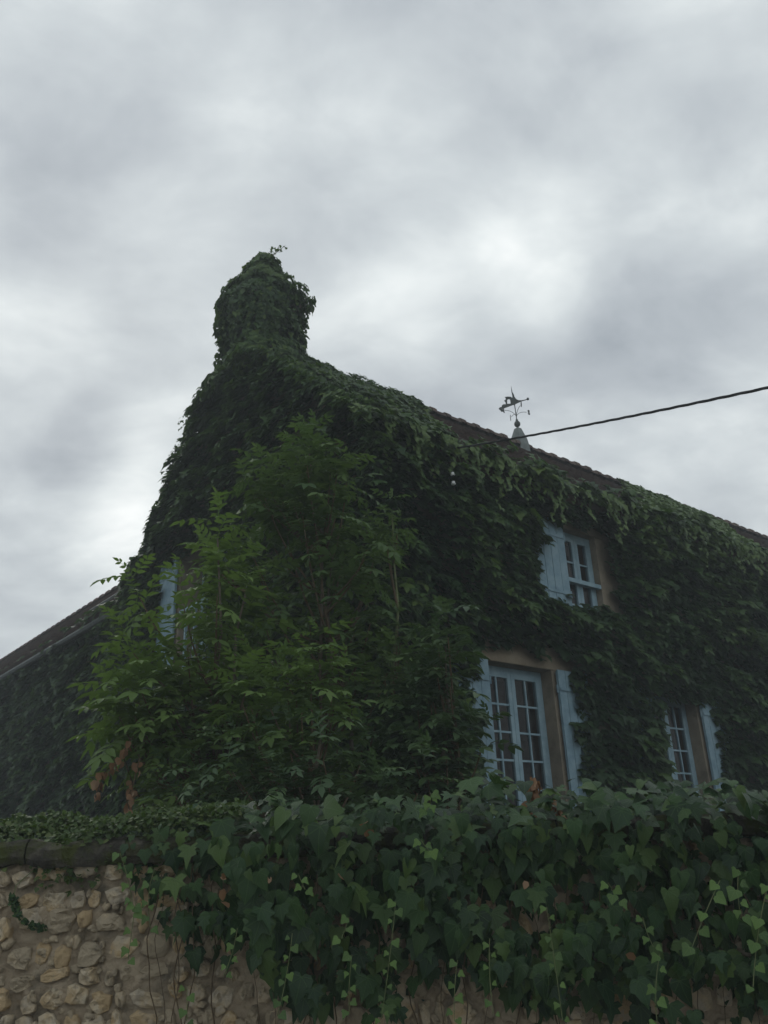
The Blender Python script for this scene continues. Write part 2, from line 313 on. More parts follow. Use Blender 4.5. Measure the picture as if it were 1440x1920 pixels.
class Batch:
    """leaves of one kind on one plant: the nearest, largest-looking ones as objects, the rest as one mesh"""
    def __init__(s, lib): s.lib = lib; s.P = []; s.T = []; s.N = []; s.S = []; s.K = []; s.C = []
    def add(s, p, tip, nrm, size, k=None, c=None):
        s.C.append(random.random() if c is None else c); s.P.append(tuple(p)); s.T.append(tuple(tip)); s.N.append(tuple(nrm)); s.S.append(size); s.K.append(random.randrange(len(s.lib)) if k is None else k)
    def finish(s, parent, mat, name='leaf', nobj=300, stuff='foliage', smooth=True):
        if not s.P: return
        C_ = np.clip(np.array(s.C), .001, .999); P = np.array(s.P); T = np.array(s.T); N = np.array(s.N); S = np.array(s.S); K = np.array(s.K)
        T /= np.linalg.norm(T, axis=1)[:, None] + 1e-9
        X = np.cross(T, N); X /= np.linalg.norm(X, axis=1)[:, None] + 1e-9; Z = np.cross(X, T)
        bpy.context.view_layer.update()
        W = np.array(parent.matrix_world) if parent else np.eye(4)
        Pw = P @ W[:3, :3].T + W[:3, 3]; Tw = T @ W[:3, :3].T
        px, py, dep = project(Pw + Tw * S[:, None] * .5)
        inside = (px > 5) & (px < 1435) & (py > 5) & (py < 1915) & (dep > .3)
        cell = (np.clip(px, 0, 1439) // 12).astype(int) * 200 + (np.clip(py, 0, 1919) // 12).astype(int)
        order = np.lexsort((dep, cell)); first = np.zeros(len(P), bool); last = -1
        for i in order:
            if cell[i] != last: first[i] = True; last = cell[i]
        score = np.where(inside & first, S / np.maximum(dep, .3), 0)
        pick = np.argsort(-score)[:nobj]; pick = pick[score[pick] > 0]; isobj = np.zeros(len(P), bool); isobj[pick] = True
        mes = []
        for (V, F) in s.lib:
            me = mesh(name, V, F, mat, smooth); uvl = me.uv_layers.new(name='UVMap')
            li = np.zeros(len(me.loops), int); me.loops.foreach_get('vertex_index', li)
            uvl.data.foreach_set('uv', np.column_stack([V[li, 0] * .8 + .5, V[li, 1] * .8 + .12]).ravel()); mes.append(me)
        for i in pick:
            m4 = Matrix(((X[i, 0] * S[i], T[i, 0] * S[i], Z[i, 0] * S[i], P[i, 0]), (X[i, 1] * S[i], T[i, 1] * S[i], Z[i, 1] * S[i], P[i, 1]),
                         (X[i, 2] * S[i], T[i, 2] * S[i], Z[i, 2] * S[i], P[i, 2]), (0, 0, 0, 1)))
            link(name, mes[K[i]], parent, m4)
        rest = np.where(~isobj)[0]
        Vs = []; Ls = []; Ct = []; UV = []; Ti = []; base = 0
        for k, (V, F) in enumerate(s.lib):
            idx = rest[K[rest] == k]
            if not len(idx): continue
            n = len(V); VV = (V[None, :, 0, None] * X[idx][:, None, :] + V[None, :, 1, None] * T[idx][:, None, :] + V[None, :, 2, None] * Z[idx][:, None, :]) * S[idx][:, None, None] + P[idx][:, None, :]
            Vs.append(VV.reshape(-1, 3)); Ti.append(np.repeat(C_[idx], n))
            fl = np.array([v for f in F for v in f]); fc = np.array([len(f) for f in F])
            Ls.append((fl[None, :] + (base + np.arange(len(idx)) * n)[:, None]).ravel()); Ct.append(np.tile(fc, len(idx)))
            UV.append(np.tile(np.column_stack([V[fl, 0] * .8 + .5, V[fl, 1] * .8 + .12]), (len(idx), 1))); base += n * len(idx)
        if not Vs: return
        Vs = np.vstack(Vs); Ls = np.concatenate(Ls); Ct = np.concatenate(Ct); UV = np.vstack(UV); Ti = np.concatenate(Ti)
        me = bpy.data.meshes.new(stuff); me.vertices.add(len(Vs)); me.vertices.foreach_set('co', Vs.ravel())
        me.loops.add(len(Ls)); me.loops.foreach_set('vertex_index', Ls.astype(np.int32))
        me.polygons.add(len(Ct)); me.polygons.foreach_set('loop_start', np.concatenate([[0], np.cumsum(Ct)[:-1]]).astype(np.int32))
        me.polygons.foreach_set('loop_total', Ct.astype(np.int32)); me.polygons.foreach_set('use_smooth', [smooth] * len(Ct))
        me.update(calc_edges=True)
        uvl = me.uv_layers.new(name='UVMap'); uvl.data.foreach_set('uv', UV.ravel())
        a = me.attributes.new('tint', 'FLOAT', 'POINT'); a.data.foreach_set('value', Ti)
        me.materials.append(mat); ob = link(stuff, me, parent); ob['kind'] = 'stuff'
        return ob
def rv(a=1.): return Vector((random.uniform(-a, a), random.uniform(-a, a), random.uniform(-a, a)))

# ------------------------------------------------------------------ house (local x runs along the street side, local y along the gable)
HX, HY, HROT = -0.0843, 9.2958, R(40)
EZ, RZ, RY, GL, HL = 6.6, 9.62, 3.35, 6.7, 20.0      # eave height, ridge height, ridge y, gable length, house length
house = empty('house', (HX, HY, .95), HROT)
tag(house, 'tall old house with steep tiled roof, pale blue shutters and walls hidden under creeper', 'house')
G0 = .95
def Lz(z): return z - G0
MW = Matrix.Translation((HX, HY, 0)) @ Matrix.Rotation(HROT, 4, 'Z')
def Fm(u, v, o): return (u, -o, Lz(v))               # street side: along, height, outward
def Gm(u, v, o): return (-o, u, Lz(v))               # gable side
def wall_holes(mb, u0, u1, v0, v1, holes, th, fn):
    us = sorted({u0, u1, *[h[0] for h in holes], *[h[1] for h in holes]}); vs = sorted({v0, v1, *[h[2] for h in holes], *[h[3] for h in holes]})
    for a, b_ in zip(us, us[1:]):
        run = None
        for c_, d in zip(vs, vs[1:]):
            hole = any(h[0] <= a and b_ <= h[1] and h[2] <= c_ and d <= h[3] for h in holes)
            if hole: continue
            P = [fn(u, v, o) for o in (-th, 0) for v in (c_, d) for u in (a, b_)]
            F = [(4, 5, 7, 6), (0, 2, 3, 1)]
            mb.add(P, F)
    for h in holes:                                   # reveals
        a, b_, c_, d = h
        for q in (((a, c_), (a, d)), ((b_, c_), (b_, d)), ((a, c_), (b_, c_)), ((a, d), (b_, d))):
            (ua, va), (ub, vb) = q
            mb.add([fn(ua, va, 0), fn(ub, vb, 0), fn(ub, vb, -th), fn(ua, va, -th)], [(0, 1, 2, 3)])
W_UP = (3.38, 4.16, 4.45, 6.0); W_LO = (1.62, 2.82, 1.35, 3.88); W_LO2 = (4.92, 6.10, 1.35, 3.80); W_G = (3.95, 5.05, 4.35, 6.35)
W_LO3 = (8.6, 9.8, 1.35, 3.8); W_UP2 = (9.0, 9.8, 4.45, 6.0)
mb = MB(); wall_holes(mb, 0, HL, G0, EZ, [W_UP, W_LO, W_LO2, W_LO3, W_UP2], .45, Fm); mb.build('wall', M['wallh'], house)
mb = MB(); wall_holes(mb, 0, GL, G0, EZ, [W_G], .45, Gm)
prof = [(0, EZ), (GL, EZ), (6.1, 7.1), (5.75, 7.4), (5.2, 8.0), (4.6, 8.6), (4.2, 9.1), (3.35, 9.53)]
V = [Gm(u, v, 0) for u, v in prof] + [Gm(u, v, -.45) for u, v in prof]; n = len(prof)
mb.add(V, [tuple(range(n)), tuple(range(2 * n - 1, n - 1, -1))] + [(i, i + n, (i + 1) % n + n, (i + 1) % n) for i in range(n)])
mb.box(0, HL, GL - .001 - .4, GL, 0, Lz(EZ)); mb.box(HL - .4, HL, .46, GL - .45, 0, Lz(EZ))
mb.build('wall', M['wallh'], house)
# dark interior: floors that close the rooms
mb = MB(); mb.box(.46, HL - .46, .46, GL - .46, Lz(4.12), Lz(4.22)); mb.box(.46, HL - .46, .46, GL - .46, Lz(6.4), Lz(6.5)); mb.build('floor', M['dark'], house)
mb = MB()
for (a, b_, c_, d) in (W_UP, W_LO, W_LO2, W_LO3, W_UP2):
    for i in range(9):
        x = a + .06 + (b_ - a - .12) * i / 9; w_ = (b_ - a - .12) / 9
        if .25 < i / 9 < .4: continue
        mb = MB(); mb.box(x, x + w_, .62 + .02 * (i % 2), .64 + .02 * (i % 2), Lz(c_) + .05, Lz(d) - .05); mb.build('curtain', M['curtain'], house)

def window(hole, fn, cols, rows, rec=.24, gap=None, z_rail=None):
    a, b_, c_, d = hole; fw = .07
    def bx(m_, u0_, u1_, v0_, v1_, o0, o1): m_.add([fn(u, v, o) for v in (v0_, v1_) for o in (o0, o1) for u in (u0_, u1_)], [(0, 2, 3, 1), (4, 5, 7, 6), (0, 1, 5, 4), (2, 6, 7, 3), (0, 4, 6, 2), (1, 3, 7, 5)])
    m_ = MB(); e = .004
    bx(m_, a + e, a + fw, c_ + e, d - e, -rec - .06, -rec); bx(m_, b_ - fw, b_ - e, c_ + e, d - e, -rec - .06, -rec)
    bx(m_, a + fw, b_ - fw, d - fw, d - e, -rec - .06, -rec - .001); bx(m_, a + fw, b_ - fw, c_ + e, c_ + fw, -rec - .06, -rec - .001)
    fr = m_.build('window', M['blue2'], house)
    mid = (a + b_) / 2
    for (s0, s1) in ((a + fw + .003, mid - .003), (mid + .003, b_ - fw - .003)):
        st = .065; m_ = MB(); v0_, v1_ = c_ + fw + .003, d - fw - .003; base = .25 if rows > 4 else 0.0
        bx(m_, s0, s0 + st, v0_, v1_, -rec - .045, -rec + .012); bx(m_, s1 - st, s1, v0_, v1_, -rec - .045, -rec + .012)
        bx(m_, s0 + st, s1 - st, v1_ - st, v1_, -rec - .044, -rec + .010); bx(m_, s0 + st, s1 - st, v0_, v0_ + st + base, -rec - .044, -rec + .010)
        m_.build('sash', M['blue2'], fr)
        u0_, u1_, w0, w1 = s0 + st, s1 - st, v0_ + st + base, v1_ - st; mw = .024
        for i in range(1, cols):
            u = u0_ + (u1_ - u0_) * i / cols; m_ = MB(); bx(m_, u - mw / 2, u + mw / 2, w0 + .001, w1 - .001, -rec - .03, -rec + .004); m_.build('glazing_bar', M['blue2'], fr)
        for j in range(1, rows):
            v = w0 + (w1 - w0) * j / rows; m_ = MB(); bx(m_, u0_ + .001, u1_ - .001, v - mw / 2, v + mw / 2, -rec - .028, -rec + .002); m_.build('glazing_bar', M['blue2'], fr)
        for i in range(cols):
            for j in range(rows):
                m_ = MB(); p0, p1 = u0_ + (u1_ - u0_) * i / cols, u0_ + (u1_ - u0_) * (i + 1) / cols; q0, q1 = w0 + (w1 - w0) * j / rows, w0 + (w1 - w0) * (j + 1) / rows
                t1, t2 = random.uniform(-.002, .002), random.uniform(-.002, .002); o_ = -rec - .015
                m_.add([fn(p0, q0, o_ + t1), fn(p1, q0, o_ + t2), fn(p1, q1, o_ - t1), fn(p0, q1, o_ - t2)], [(0, 1, 2, 3)]); m_.build('pane', M['glass'], fr)
    return fr
window(W_UP, Fm, 1, 4, rec=.10); window(W_LO, Fm, 2, 6, rec=.18); window(W_LO2, Fm, 2, 6, rec=.18); window(W_G, Gm, 2, 4, rec=.38); window(W_LO3, Fm, 2, 6); window(W_UP2, Fm, 1, 4)
def shutter(fn, u0_, u1_, v0_, v1_, hinge_left, o0=.035, label=None):
    n_ = max(3, round((u1_ - u0_) / .14)); m_ = MB(); wd = (u1_ - u0_) / n_
    def bx(m_, u0_, u1_, v0_, v1_, o0, o1): m_.add([fn(u, v, o) for v in (v0_, v1_) for o in (o0, o1) for u in (u0_, u1_)], [(0, 2, 3, 1), (4, 5, 7, 6), (0, 1, 5, 4), (2, 6, 7, 3), (0, 4, 6, 2), (1, 3, 7, 5)])
    bx(m_, u0_, u1_, v0_ + .02, v1_ - .02, o0, o0 + .012); s_ = m_.build('shutter', M['blue'], house)
    if label: s_['label'] = label
    for i in range(n_):
        m_ = MB(); dv = random.uniform(-.002, .002); bx(m_, u0_ + wd * i + .004, u0_ + wd * (i + 1) - .004, v0_, v1_, o0 + .010, o0 + .034 + dv); m_.build('board', M['blue'], s_)
    for v in (v0_ + .25, v1_ - .25):
        m_ = MB(); bx(m_, u0_ + .02, u1_ - .02, v - .02, v + .02, o0 + .038, o0 + .046)
        hu = u0_ - .02 if hinge_left else u1_ + .02; m_.tube([fn(hu, v - .05, o0 + .02), fn(hu, v + .05, o0 + .02)], .014, 6); m_.build('hinge_strap', M['blue'], s_)
shutter(Fm, 2.72, 3.35, 4.72, 6.05, False); shutter(Fm, .98, 1.59, 1.38, 3.88, False); shutter(Fm, 2.86, 3.46, 1.38, 3.88, True)
shutter(Fm, 4.3, 4.89, 1.38, 3.8, False); shutter(Fm, 6.14, 6.74, 1.38, 3.8, True); shutter(Gm, 5.09, 5.68, 4.5, 6.4, True); shutter(Gm, 3.36, 3.92, 4.4, 6.4, False)
def hb(name, mat, u0_, u1_, v0_, v1_, o0, o1, fn=Fm):
    m_ = MB(); m_.add([fn(u, v, o) for v in (v0_, v1_) for o in (o0, o1) for u in (u0_, u1_)], [(0, 2, 3, 1), (4, 5, 7, 6), (0, 1, 5, 4), (2, 6, 7, 3), (0, 4, 6, 2), (1, 3, 7, 5)])
    return m_.build(name, mat, house)
hb('lintel', M['lintel'], 1.45, 3.0, 3.885, 4.2, -.2, .012); hb('lintel', M['lintel'], 4.75, 6.3, 3.805, 4.1, -.2, .012); hb('lintel', M['lintel'], 3.2, 4.35, 6.005, 6.25, -.2, .012)
hb('guard_rail', M['blue2'], 3.384, 4.156, 5.20, 5.26, -.06, .0)
hb('guard_rail', M['blue2'], 3.954, 5.046, 5.44, 5.50, -.06, .0, Gm)
for u in (4.22, 4.52, 4.82): hb('guard_post', M['blue2'], u, u + .04, 4.36, 5.438, -.05, -.01, Gm)

# roofs: deck, tiles in courses, ridge tiles
def slope_tiles(name, x0, x1, fn, L_, tw=.2, th=.28):
    """tiles laid on a slope: fn(x, s, h): x along the eave, s up the slope, h above it"""
    m_ = MB(); rows = int(L_ / th)
    for j in range(rows):
        s = j * th; off = (j % 2) * tw / 2; k = int((x1 - x0) / tw)
        for i in range(k):
            x = x0 + off + i * tw; a = random.uniform(0, .012); q = x + tw - .006; hh = .035 + a; r1 = random.uniform(-.008, .008)
            m_.add([fn(x, s + r1, .01), fn(q, s + r1, .01), fn(q, s + r1, hh), fn(x, s + r1, hh), fn(q, s + th + .05, .008), fn(x, s + th + .05, .008)], [(0, 1, 2, 3), (3, 2, 4, 5), (0, 3, 5), (1, 4, 2)])
    o_ = m_.build(name, M['tile'], house); o_['kind'] = 'stuff'; return o_
sl = math.atan((RZ - EZ) / RY); OV = .28
def NearS(x, s, h): return (x, -OV + s * math.cos(sl) - h * math.sin(sl), Lz(EZ) - OV * math.tan(sl) + s * math.sin(sl) + h * math.cos(sl))
SLN = (RY + OV) / math.cos(sl)
mb = MB()
def slab(mb, fn, x0, x1, s1, h0=-.12, h1=.01): mb.add([fn(x, s, h) for h in (h0, h1) for s in (0, s1) for x in (x0, x1)], [(0, 2, 3, 1), (4, 5, 7, 6), (0, 1, 5, 4), (2, 6, 7, 3), (0, 4, 6, 2), (1, 3, 7, 5)])
slab(mb, NearS, .46, HL, SLN)
def FarS(x, s, h): p = NearS(x, s, h); return (p[0], 2 * RY - p[1], p[2])
slab(mb, FarS, .46, HL, SLN); mb.build('roof', M['tile'], house)
slope_tiles('roof_tiles', .5, HL, NearS, SLN - .05)
pf = [(.13 * math.cos(q), .13 * math.sin(q)) for q in np.linspace(0, math.pi, 7)]
def ridge_tile_mesh():
    V = []; F = []; L_ = .40
    for (x, k) in ((0, 1.0), (L_ - .10, 1.0), (L_ - .09, 1.22), (L_ + .02, 1.22)):
        for (a, b_) in pf: V.append((x, a * k, b_ * k * .95))
    for i in range(3):
        for j in range(6): F.append((i * 7 + j, i * 7 + j + 1, (i + 1) * 7 + j + 1, (i + 1) * 7 + j))
    F += [(21 + 0, 27, 26, 25, 24, 23, 22)]
    return mesh('ridge_tile', V, F, M['tile'])
rm = ridge_tile_mesh()
for i in range(49):
    link('ridge_tile', rm, house, Matrix.Translation((.7 + i * .39, RY + random.uniform(-.01, .01), Lz(RZ) - .01 + random.uniform(-.008, .008))) @ Matrix.Rotation(random.uniform(-.03, .03), 4, 'Z'))
# chimney
CX, CY = .5, 3.45
ch = MB(); ch.box(.14, .86, 3.02, 3.74, Lz(9.0), Lz(10.42)); ch.box(.06, .94, 2.94, 3.82, Lz(10.42), Lz(10.55)); ch.box(.28, .72, 3.16, 3.60, Lz(10.55), Lz(11.0))
ch.build('chimney', M['wallh'], house)

# wing (lower house behind to the left)
wing = empty('house_wing', (HX, HY, .95), HROT)
wing.location = MW @ Vector((0, 6.9, .95))
tag(wing, 'lower wing of the house running off to the left under a dark tiled roof', 'house wing')
def Wl(x, y, z): return (x, y - 6.9, Lz(z))
mb = MB(); mb.box(0, 5, 0, 19, 0, Lz(6.25)); mb.build('wall', M['wallh'], wing)
WE, WX = 6.0, -.35; ws = R(43.6)
def WS(y, s, h): p = (WX + s * math.cos(ws) - h * math.sin(ws), y, WE + s * math.sin(ws) + h * math.cos(ws)); return Wl(*p)
mb = MB(); slab(mb, WS, 6.9, 26, 3.3)
mb.build('roof', M['tile'], wing)
def slope_tiles2(x0, x1, L_):
    m_ = MB(); tw, th = .2, .26
    for j in range(int(L_ / th)):
        for i in range(int((x1 - x0) / tw)):
            x = x0 + (j % 2) * tw / 2 + i * tw; s = j * th; hh = .03 + random.uniform(0, .014)
            q = x + tw - .006; m_.add([WS(x, s, .01), WS(q, s, .01), WS(q, s, hh), WS(x, s, hh), WS(q, s + th + .05, .006), WS(x, s + th + .05, .006)], [(0, 1, 2, 3), (3, 2, 4, 5), (0, 3, 5), (1, 4, 2)])
    o_ = m_.build('roof_tiles', M['tile'], wing); o_['kind'] = 'stuff'
slope_tiles2(6.95, 24, 3.3)
for i in range(45):
    p = WS(7.1 + i * .39, 3.3, -.02); link('ridge_tile', rm, wing, Matrix.Translation(p) @ Matrix.Rotation(R(90), 4, 'Z') @ Matrix.Scale(.8, 4))
mb = MB()
pts = [WS(y, -.05, -.10 - .0 * y) for y in (7.0, 10, 14, 18, 24)]
mb.tube(pts, .065, 8); mb.build('gutter', M['iron'], wing)
mb = MB(); slab(mb, lambda y, s, h: WS(y, s + 1.15, h), 7.3, 10.2, .07, .03, .075); mb.build('snow_guard', M['zinc'], wing)

# ------------------------------------------------------------------ creeper
HM = Matrix.Translation((HX, HY, 0)) @ Matrix.Rotation(HROT, 4, 'Z')
def vine_root(label, loc):
    o_ = empty('climbing_vine', loc, HROT); return tag(o_, label, 'climbing vine', 'creepers growing on the house')
def in_hole(u, v, holes, rag=.10):
    for a, b_, c_, d in holes:
        e = rag * (nz(u * 3.1, v * 3.1, 5) + .9 * nz(u * 9, v * 9, 2)) * 1.6
        if a + e < u < b_ - e and c_ + e < v < d - e: return True
    return False
def shelf(u, v, seed=0):
    """how far the foliage stands off the wall: drooping tiers, each overhanging the one below"""
    a = nz(u * .55 + seed, v * .7, seed); b_ = nz(u * 1.3 + 7 + seed, v * 2.9 + u * .35 + .6 * nz(u, v * .5), seed + 3); c_ = nz(u * 4.2, v * 6.5, seed + 9)
    return min(.5, max(.03, .24 + .18 * a + .42 * b_ + .20 * c_))
def scatter_face(bt, n, u0_, u1_, v0_, v1_, fn, outv, latv, holes, seed, dmul=1.0, size=(.095, .16), ztop=None, rag=.1, fade=None):
    thin = fade or (lambda u, v: 1.0)
    out_ = Vector(outv); lat = Vector(latv); upv = Vector((0, 0, 1))
    for i in range(n):
        u = random.uniform(u0_, u1_); v = random.uniform(v0_, v1_)
        if ztop and v > ztop(u): continue
        if in_hole(u, v, holes, rag): continue
        hd = 9
        for a, b_, c_, d in holes:
            du = max(a - u, u - b_, 0); dv = max(c_ - v, v - d, 0); hd = min(hd, math.hypot(du, dv))
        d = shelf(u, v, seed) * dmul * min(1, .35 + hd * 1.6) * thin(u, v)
        t = random.random(); t = 1 - t * t * .8
        dd = d * t + .02
        # local slope of the relief turns the leaves
        g = (shelf(u, v + .08, seed) - shelf(u, v - .08, seed)) * 3
        g = max(-1, min(1, g))
        nv = upv * (.95 - .3 * g + random.uniform(-.3, .2)) + out_ * (.42 + .2 * g + random.uniform(-.25, .3)) + lat * random.uniform(-.4, .4)
        tip = out_ * (.8 + random.uniform(-.3, .2)) - upv * (.42 + random.uniform(-.3, .35)) + lat * random.uniform(-.9, .9)
        s = random.uniform(*size) * (1.12 if random.random() < .3 else 1)
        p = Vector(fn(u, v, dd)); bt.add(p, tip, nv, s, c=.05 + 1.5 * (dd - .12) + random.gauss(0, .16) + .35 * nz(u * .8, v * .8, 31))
holesF = [(2.74, 4.36, 4.84, 6.16), (1.28, 3.16, 1.0, 4.1), (4.88, 6.44, 1.0, 3.74)]
vf = vine_root('dense dark creeper covering the street side of the house around the shuttered windows', MW @ Vector((2, 0, .95)))
def Fv(u, v, o): return (u - 2, -o, Lz(v))
bt = Batch(VINE)
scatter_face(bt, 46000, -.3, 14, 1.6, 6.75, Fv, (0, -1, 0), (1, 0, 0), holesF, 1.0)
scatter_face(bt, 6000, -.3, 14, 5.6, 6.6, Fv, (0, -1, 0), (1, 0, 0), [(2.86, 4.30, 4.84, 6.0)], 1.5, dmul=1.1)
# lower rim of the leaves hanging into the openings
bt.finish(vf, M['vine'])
# fresh fringe that climbs over the eave and hangs in strings
bt = Batch(VINE[1:2] + SMALL[:1])
def eave_cover(u):                  # how far up the roof slope the fringe reaches
    return .55 + .35 * nz(u * .9, 3.3) + (.9 if u < .9 else 0)
for i in range(16000):
    u = random.uniform(-.35, 12.4); c_ = eave_cover(u); s = c_ * random.random() ** .8
    h = .05 + .16 * abs(nz(u * 2.2, s * 2, 4)) + random.uniform(0, .05)
    if u < .35 and s > 1.0: continue
    x, y, z = NearS(u, s - .05, h * 1.0); p = Vector((x - 2, y, z))
    bt.add(p, Vector((random.uniform(-.6, .6), -.7, -.5 + random.uniform(-.3, .3))), Vector((random.uniform(-.4, .4), -.45, .85)), random.uniform(.07, .12))
for i in range(15000):
    s = random.uniform(.3, SLN - .12); u = random.uniform(5.0, 9.6) + .98 * s; e = nz(u * .8, s * .8, 6) + .8 * nz(u * 2.5, s * 2.5, 6)
    if u - .98 * s < 5.5 + .8 * e or u - .98 * s > 9.1 + .5 * e or u > 14.5: continue
    x, y, z = NearS(u, s, .05 + .13 * abs(nz(u * 2.2, s * 2, 4)) + random.uniform(0, .05))
    bt.add(Vector((x - 2, y, z)), Vector((random.uniform(-.6, .6), -.7, -.4)), Vector((random.uniform(-.4, .4), -.45, .85)), random.uniform(.08, .13))
for k in range(150):
    u = random.uniform(-.3, 12.3); ln = random.uniform(.25, .95) * (.6 + .7 * abs(nz(u * 1.7, 8.8))); y0 = -.36 - random.uniform(0, .16); nn = int(ln / .035)
    for j in range(nn):
        z = Lz(6.38) - j * .035 + .12; p = Vector((u - 2 + .03 * math.sin(j * .5 + k) + random.uniform(-.03, .03), y0 + .03 * math.cos(j * .7), z))
        bt.add(p, Vector((random.uniform(-.6, .6), -.4, -.8)), Vector((random.uniform(-.4, .4), -.6, .7)), random.uniform(.055, .10) * (1.1 - .4 * j / nn))
bt.finish(vf, M['vine_fresh'], stuff='hanging_foliage')

# gable creeper
def gtop(u):
    xs = [-.2, 0, .8, 1.6, 2.4, 4.2, 4.6, 5.2, 5.75, 6.05, 6.55, 7.1]; ys = [6.55, 6.75, 7.5, 8.25, 8.95, 9.30, 8.92, 8.25, 7.65, 7.2, 6.75, 6.3]
    return float(np.interp(u, xs, ys)) + .14 * nz(u * 4, 1.1)
vg = vine_root('creeper covering the gable wall from the garden trees up to the chimney foot', MW @ Vector((0, 3.3, .95)))
def Gv(u, v, o): return (-o, u - 3.3, Lz(v))
holesG = [(3.85, 5.62, 4.5, 6.45)]
bt = Batch(VINE)
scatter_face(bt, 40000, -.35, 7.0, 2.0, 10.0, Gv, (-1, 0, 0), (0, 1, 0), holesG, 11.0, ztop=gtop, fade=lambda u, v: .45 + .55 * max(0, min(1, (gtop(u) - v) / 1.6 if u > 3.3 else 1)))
# over the rake and onto the roof behind
for i in range(7000):
    u = random.uniform(-.2, 7.0); z = gtop(u) - abs(random.gauss(0, .10)); x = random.uniform(-.16 if u > 3.5 else -.3, .75)
    p = Vector((x, u - 3.3, Lz(z) + .05 * nz(x * 4, u * 4)))
    bt.add(p, Vector((-.6 + random.uniform(-.6, .6), random.uniform(-.7, .7), -.5)), Vector((-.3, random.uniform(-.6, .4), .8)), random.uniform(.09, .15))
for i in range(9000):               # first two metres of roof slope beside the gable
    u = random.random() * 3.6 + .3; s = random.uniform(0, SLN - .1)
    if u > 1.3 + .40 * s + .4 * nz(s * 1.5, u): continue
    x, y, z = NearS(u, s, .08 + .22 * abs(nz(u * 1.6, s * 1.6, 7)) + random.uniform(0, .06)); p = Vector((x, y - 3.3, z))
    bt.add(p, Vector((random.uniform(-.6, .6), -.7, -.4)), Vector((random.uniform(-.4, .4), -.45, .85)), random.uniform(.09, .14))
for k in range(46):                 # loose sprays on the far rake
    u = random.uniform(4.6, 6.9); z = gtop(u); x = random.uniform(-.2, .1); d_ = Vector((random.uniform(-.3, .2), .7, random.uniform(-.9, .5))).normalized(); L_ = random.uniform(.1, .36)
    for j in range(int(L_ / .03)):
        p = Vector((x, u - 3.3, Lz(z))) + d_ * j * .03 + Vector((0, 0, -.004 * j * j * .3)); bt.add(p + rv(.015), Vector((random.uniform(-1, 1), random.uniform(-1, 1), -.6)), Vector((-.5, random.uniform(-.5, .5), .6)), random.uniform(.045, .085))
bt.finish(vg, M['vine'])

# chimney creeper
vc = vine_root('creeper swallowing the tall chimney, bulging out at the pot and hanging in loose ends', MW @ Vector((CX, CY, 9.2)))
bt = Batch(VINE[:2] + SMALL[:1])
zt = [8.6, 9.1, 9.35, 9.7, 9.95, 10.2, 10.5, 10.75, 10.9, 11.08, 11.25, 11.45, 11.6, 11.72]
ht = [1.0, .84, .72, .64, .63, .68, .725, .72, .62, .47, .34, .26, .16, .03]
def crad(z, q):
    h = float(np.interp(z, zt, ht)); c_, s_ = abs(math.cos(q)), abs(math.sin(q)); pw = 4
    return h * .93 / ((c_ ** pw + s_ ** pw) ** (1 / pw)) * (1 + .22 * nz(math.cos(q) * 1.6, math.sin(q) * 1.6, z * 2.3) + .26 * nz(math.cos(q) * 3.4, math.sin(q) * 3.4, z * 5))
for i in range(16000):
    z = random.uniform(8.7, 11.7)
    if z > 10.9 and random.random() > .6: continue
    q = random.uniform(0, 2 * math.pi); r_ = crad(z, q); t = 1 - .30 * random.random() ** 2
    if random.random() < .3: t *= random.uniform(.5, 1)
    slope = (float(np.interp(z - .12, zt, ht)) - float(np.interp(z + .12, zt, ht))) / .24
    od = Vector((math.cos(q), math.sin(q), 0))
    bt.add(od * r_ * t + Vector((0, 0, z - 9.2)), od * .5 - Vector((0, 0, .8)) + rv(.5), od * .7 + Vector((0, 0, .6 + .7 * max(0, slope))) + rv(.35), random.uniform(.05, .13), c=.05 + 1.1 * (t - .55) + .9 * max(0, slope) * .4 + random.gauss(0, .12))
for k in range(110):                # strings hanging off the bulge
    q = random.uniform(0, 2 * math.pi); z0 = random.uniform(10.0, 10.55); r_ = crad(z0, q) * 1.02; L_ = random.uniform(.15, .75)
    for j in range(int(L_ / .03)):
        z = z0 - .03 * j; rr_ = r_ * (1 - .03 * j * .2) + .02 * math.sin(j + k); bt.add(Vector((math.cos(q) * rr_, math.sin(q) * rr_, z - 9.2)) + rv(.012), Vector((random.uniform(-1, 1), random.uniform(-1, 1), -.8)), Vector((math.cos(q), math.sin(q), .4)) + rv(.4), random.uniform(.035, .075))
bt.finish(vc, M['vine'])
bt = Batch(SMALL)                   # sparse shoots at the very top
for k, (dx, dy, hh) in enumerate(((.05, -.10, .16), (.08, -.20, .13), (-.05, .05, .10), (.0, .22, .12), (.1, -.3, .05), (-.1, .32, .06))):
    mb = MB(); base = Vector((dx * .6, dy * .6, 2.38)); tipp = Vector((dx * 1.5, dy * 1.5, 2.38 + hh + .05)); mb.tube([base, (base + tipp) / 2 + rv(.02), tipp], [.006, .005, .003], 4); mb.build('shoot', M['twig'], vc)
    for j in range(11): bt.add(base.lerp(tipp, .3 + .7 * j / 10) + rv(.03), rv(1), Vector((0, -.4, .9)) + rv(.5), random.uniform(.04, .07))
bt.finish(vc, M['vine_fresh'], nobj=60, stuff='shoot_foliage')

# wing creeper
vw = vine_root('dark creeper on the low wing wall below the long sloping roof line', MW @ Vector((0, 10, .95)))
def Wv(u, v, o): return (-o, u - 10, Lz(v))
bt = Batch(VINE)
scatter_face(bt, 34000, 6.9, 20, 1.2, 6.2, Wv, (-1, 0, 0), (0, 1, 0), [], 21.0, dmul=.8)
bt.finish(vw, M['vine'])

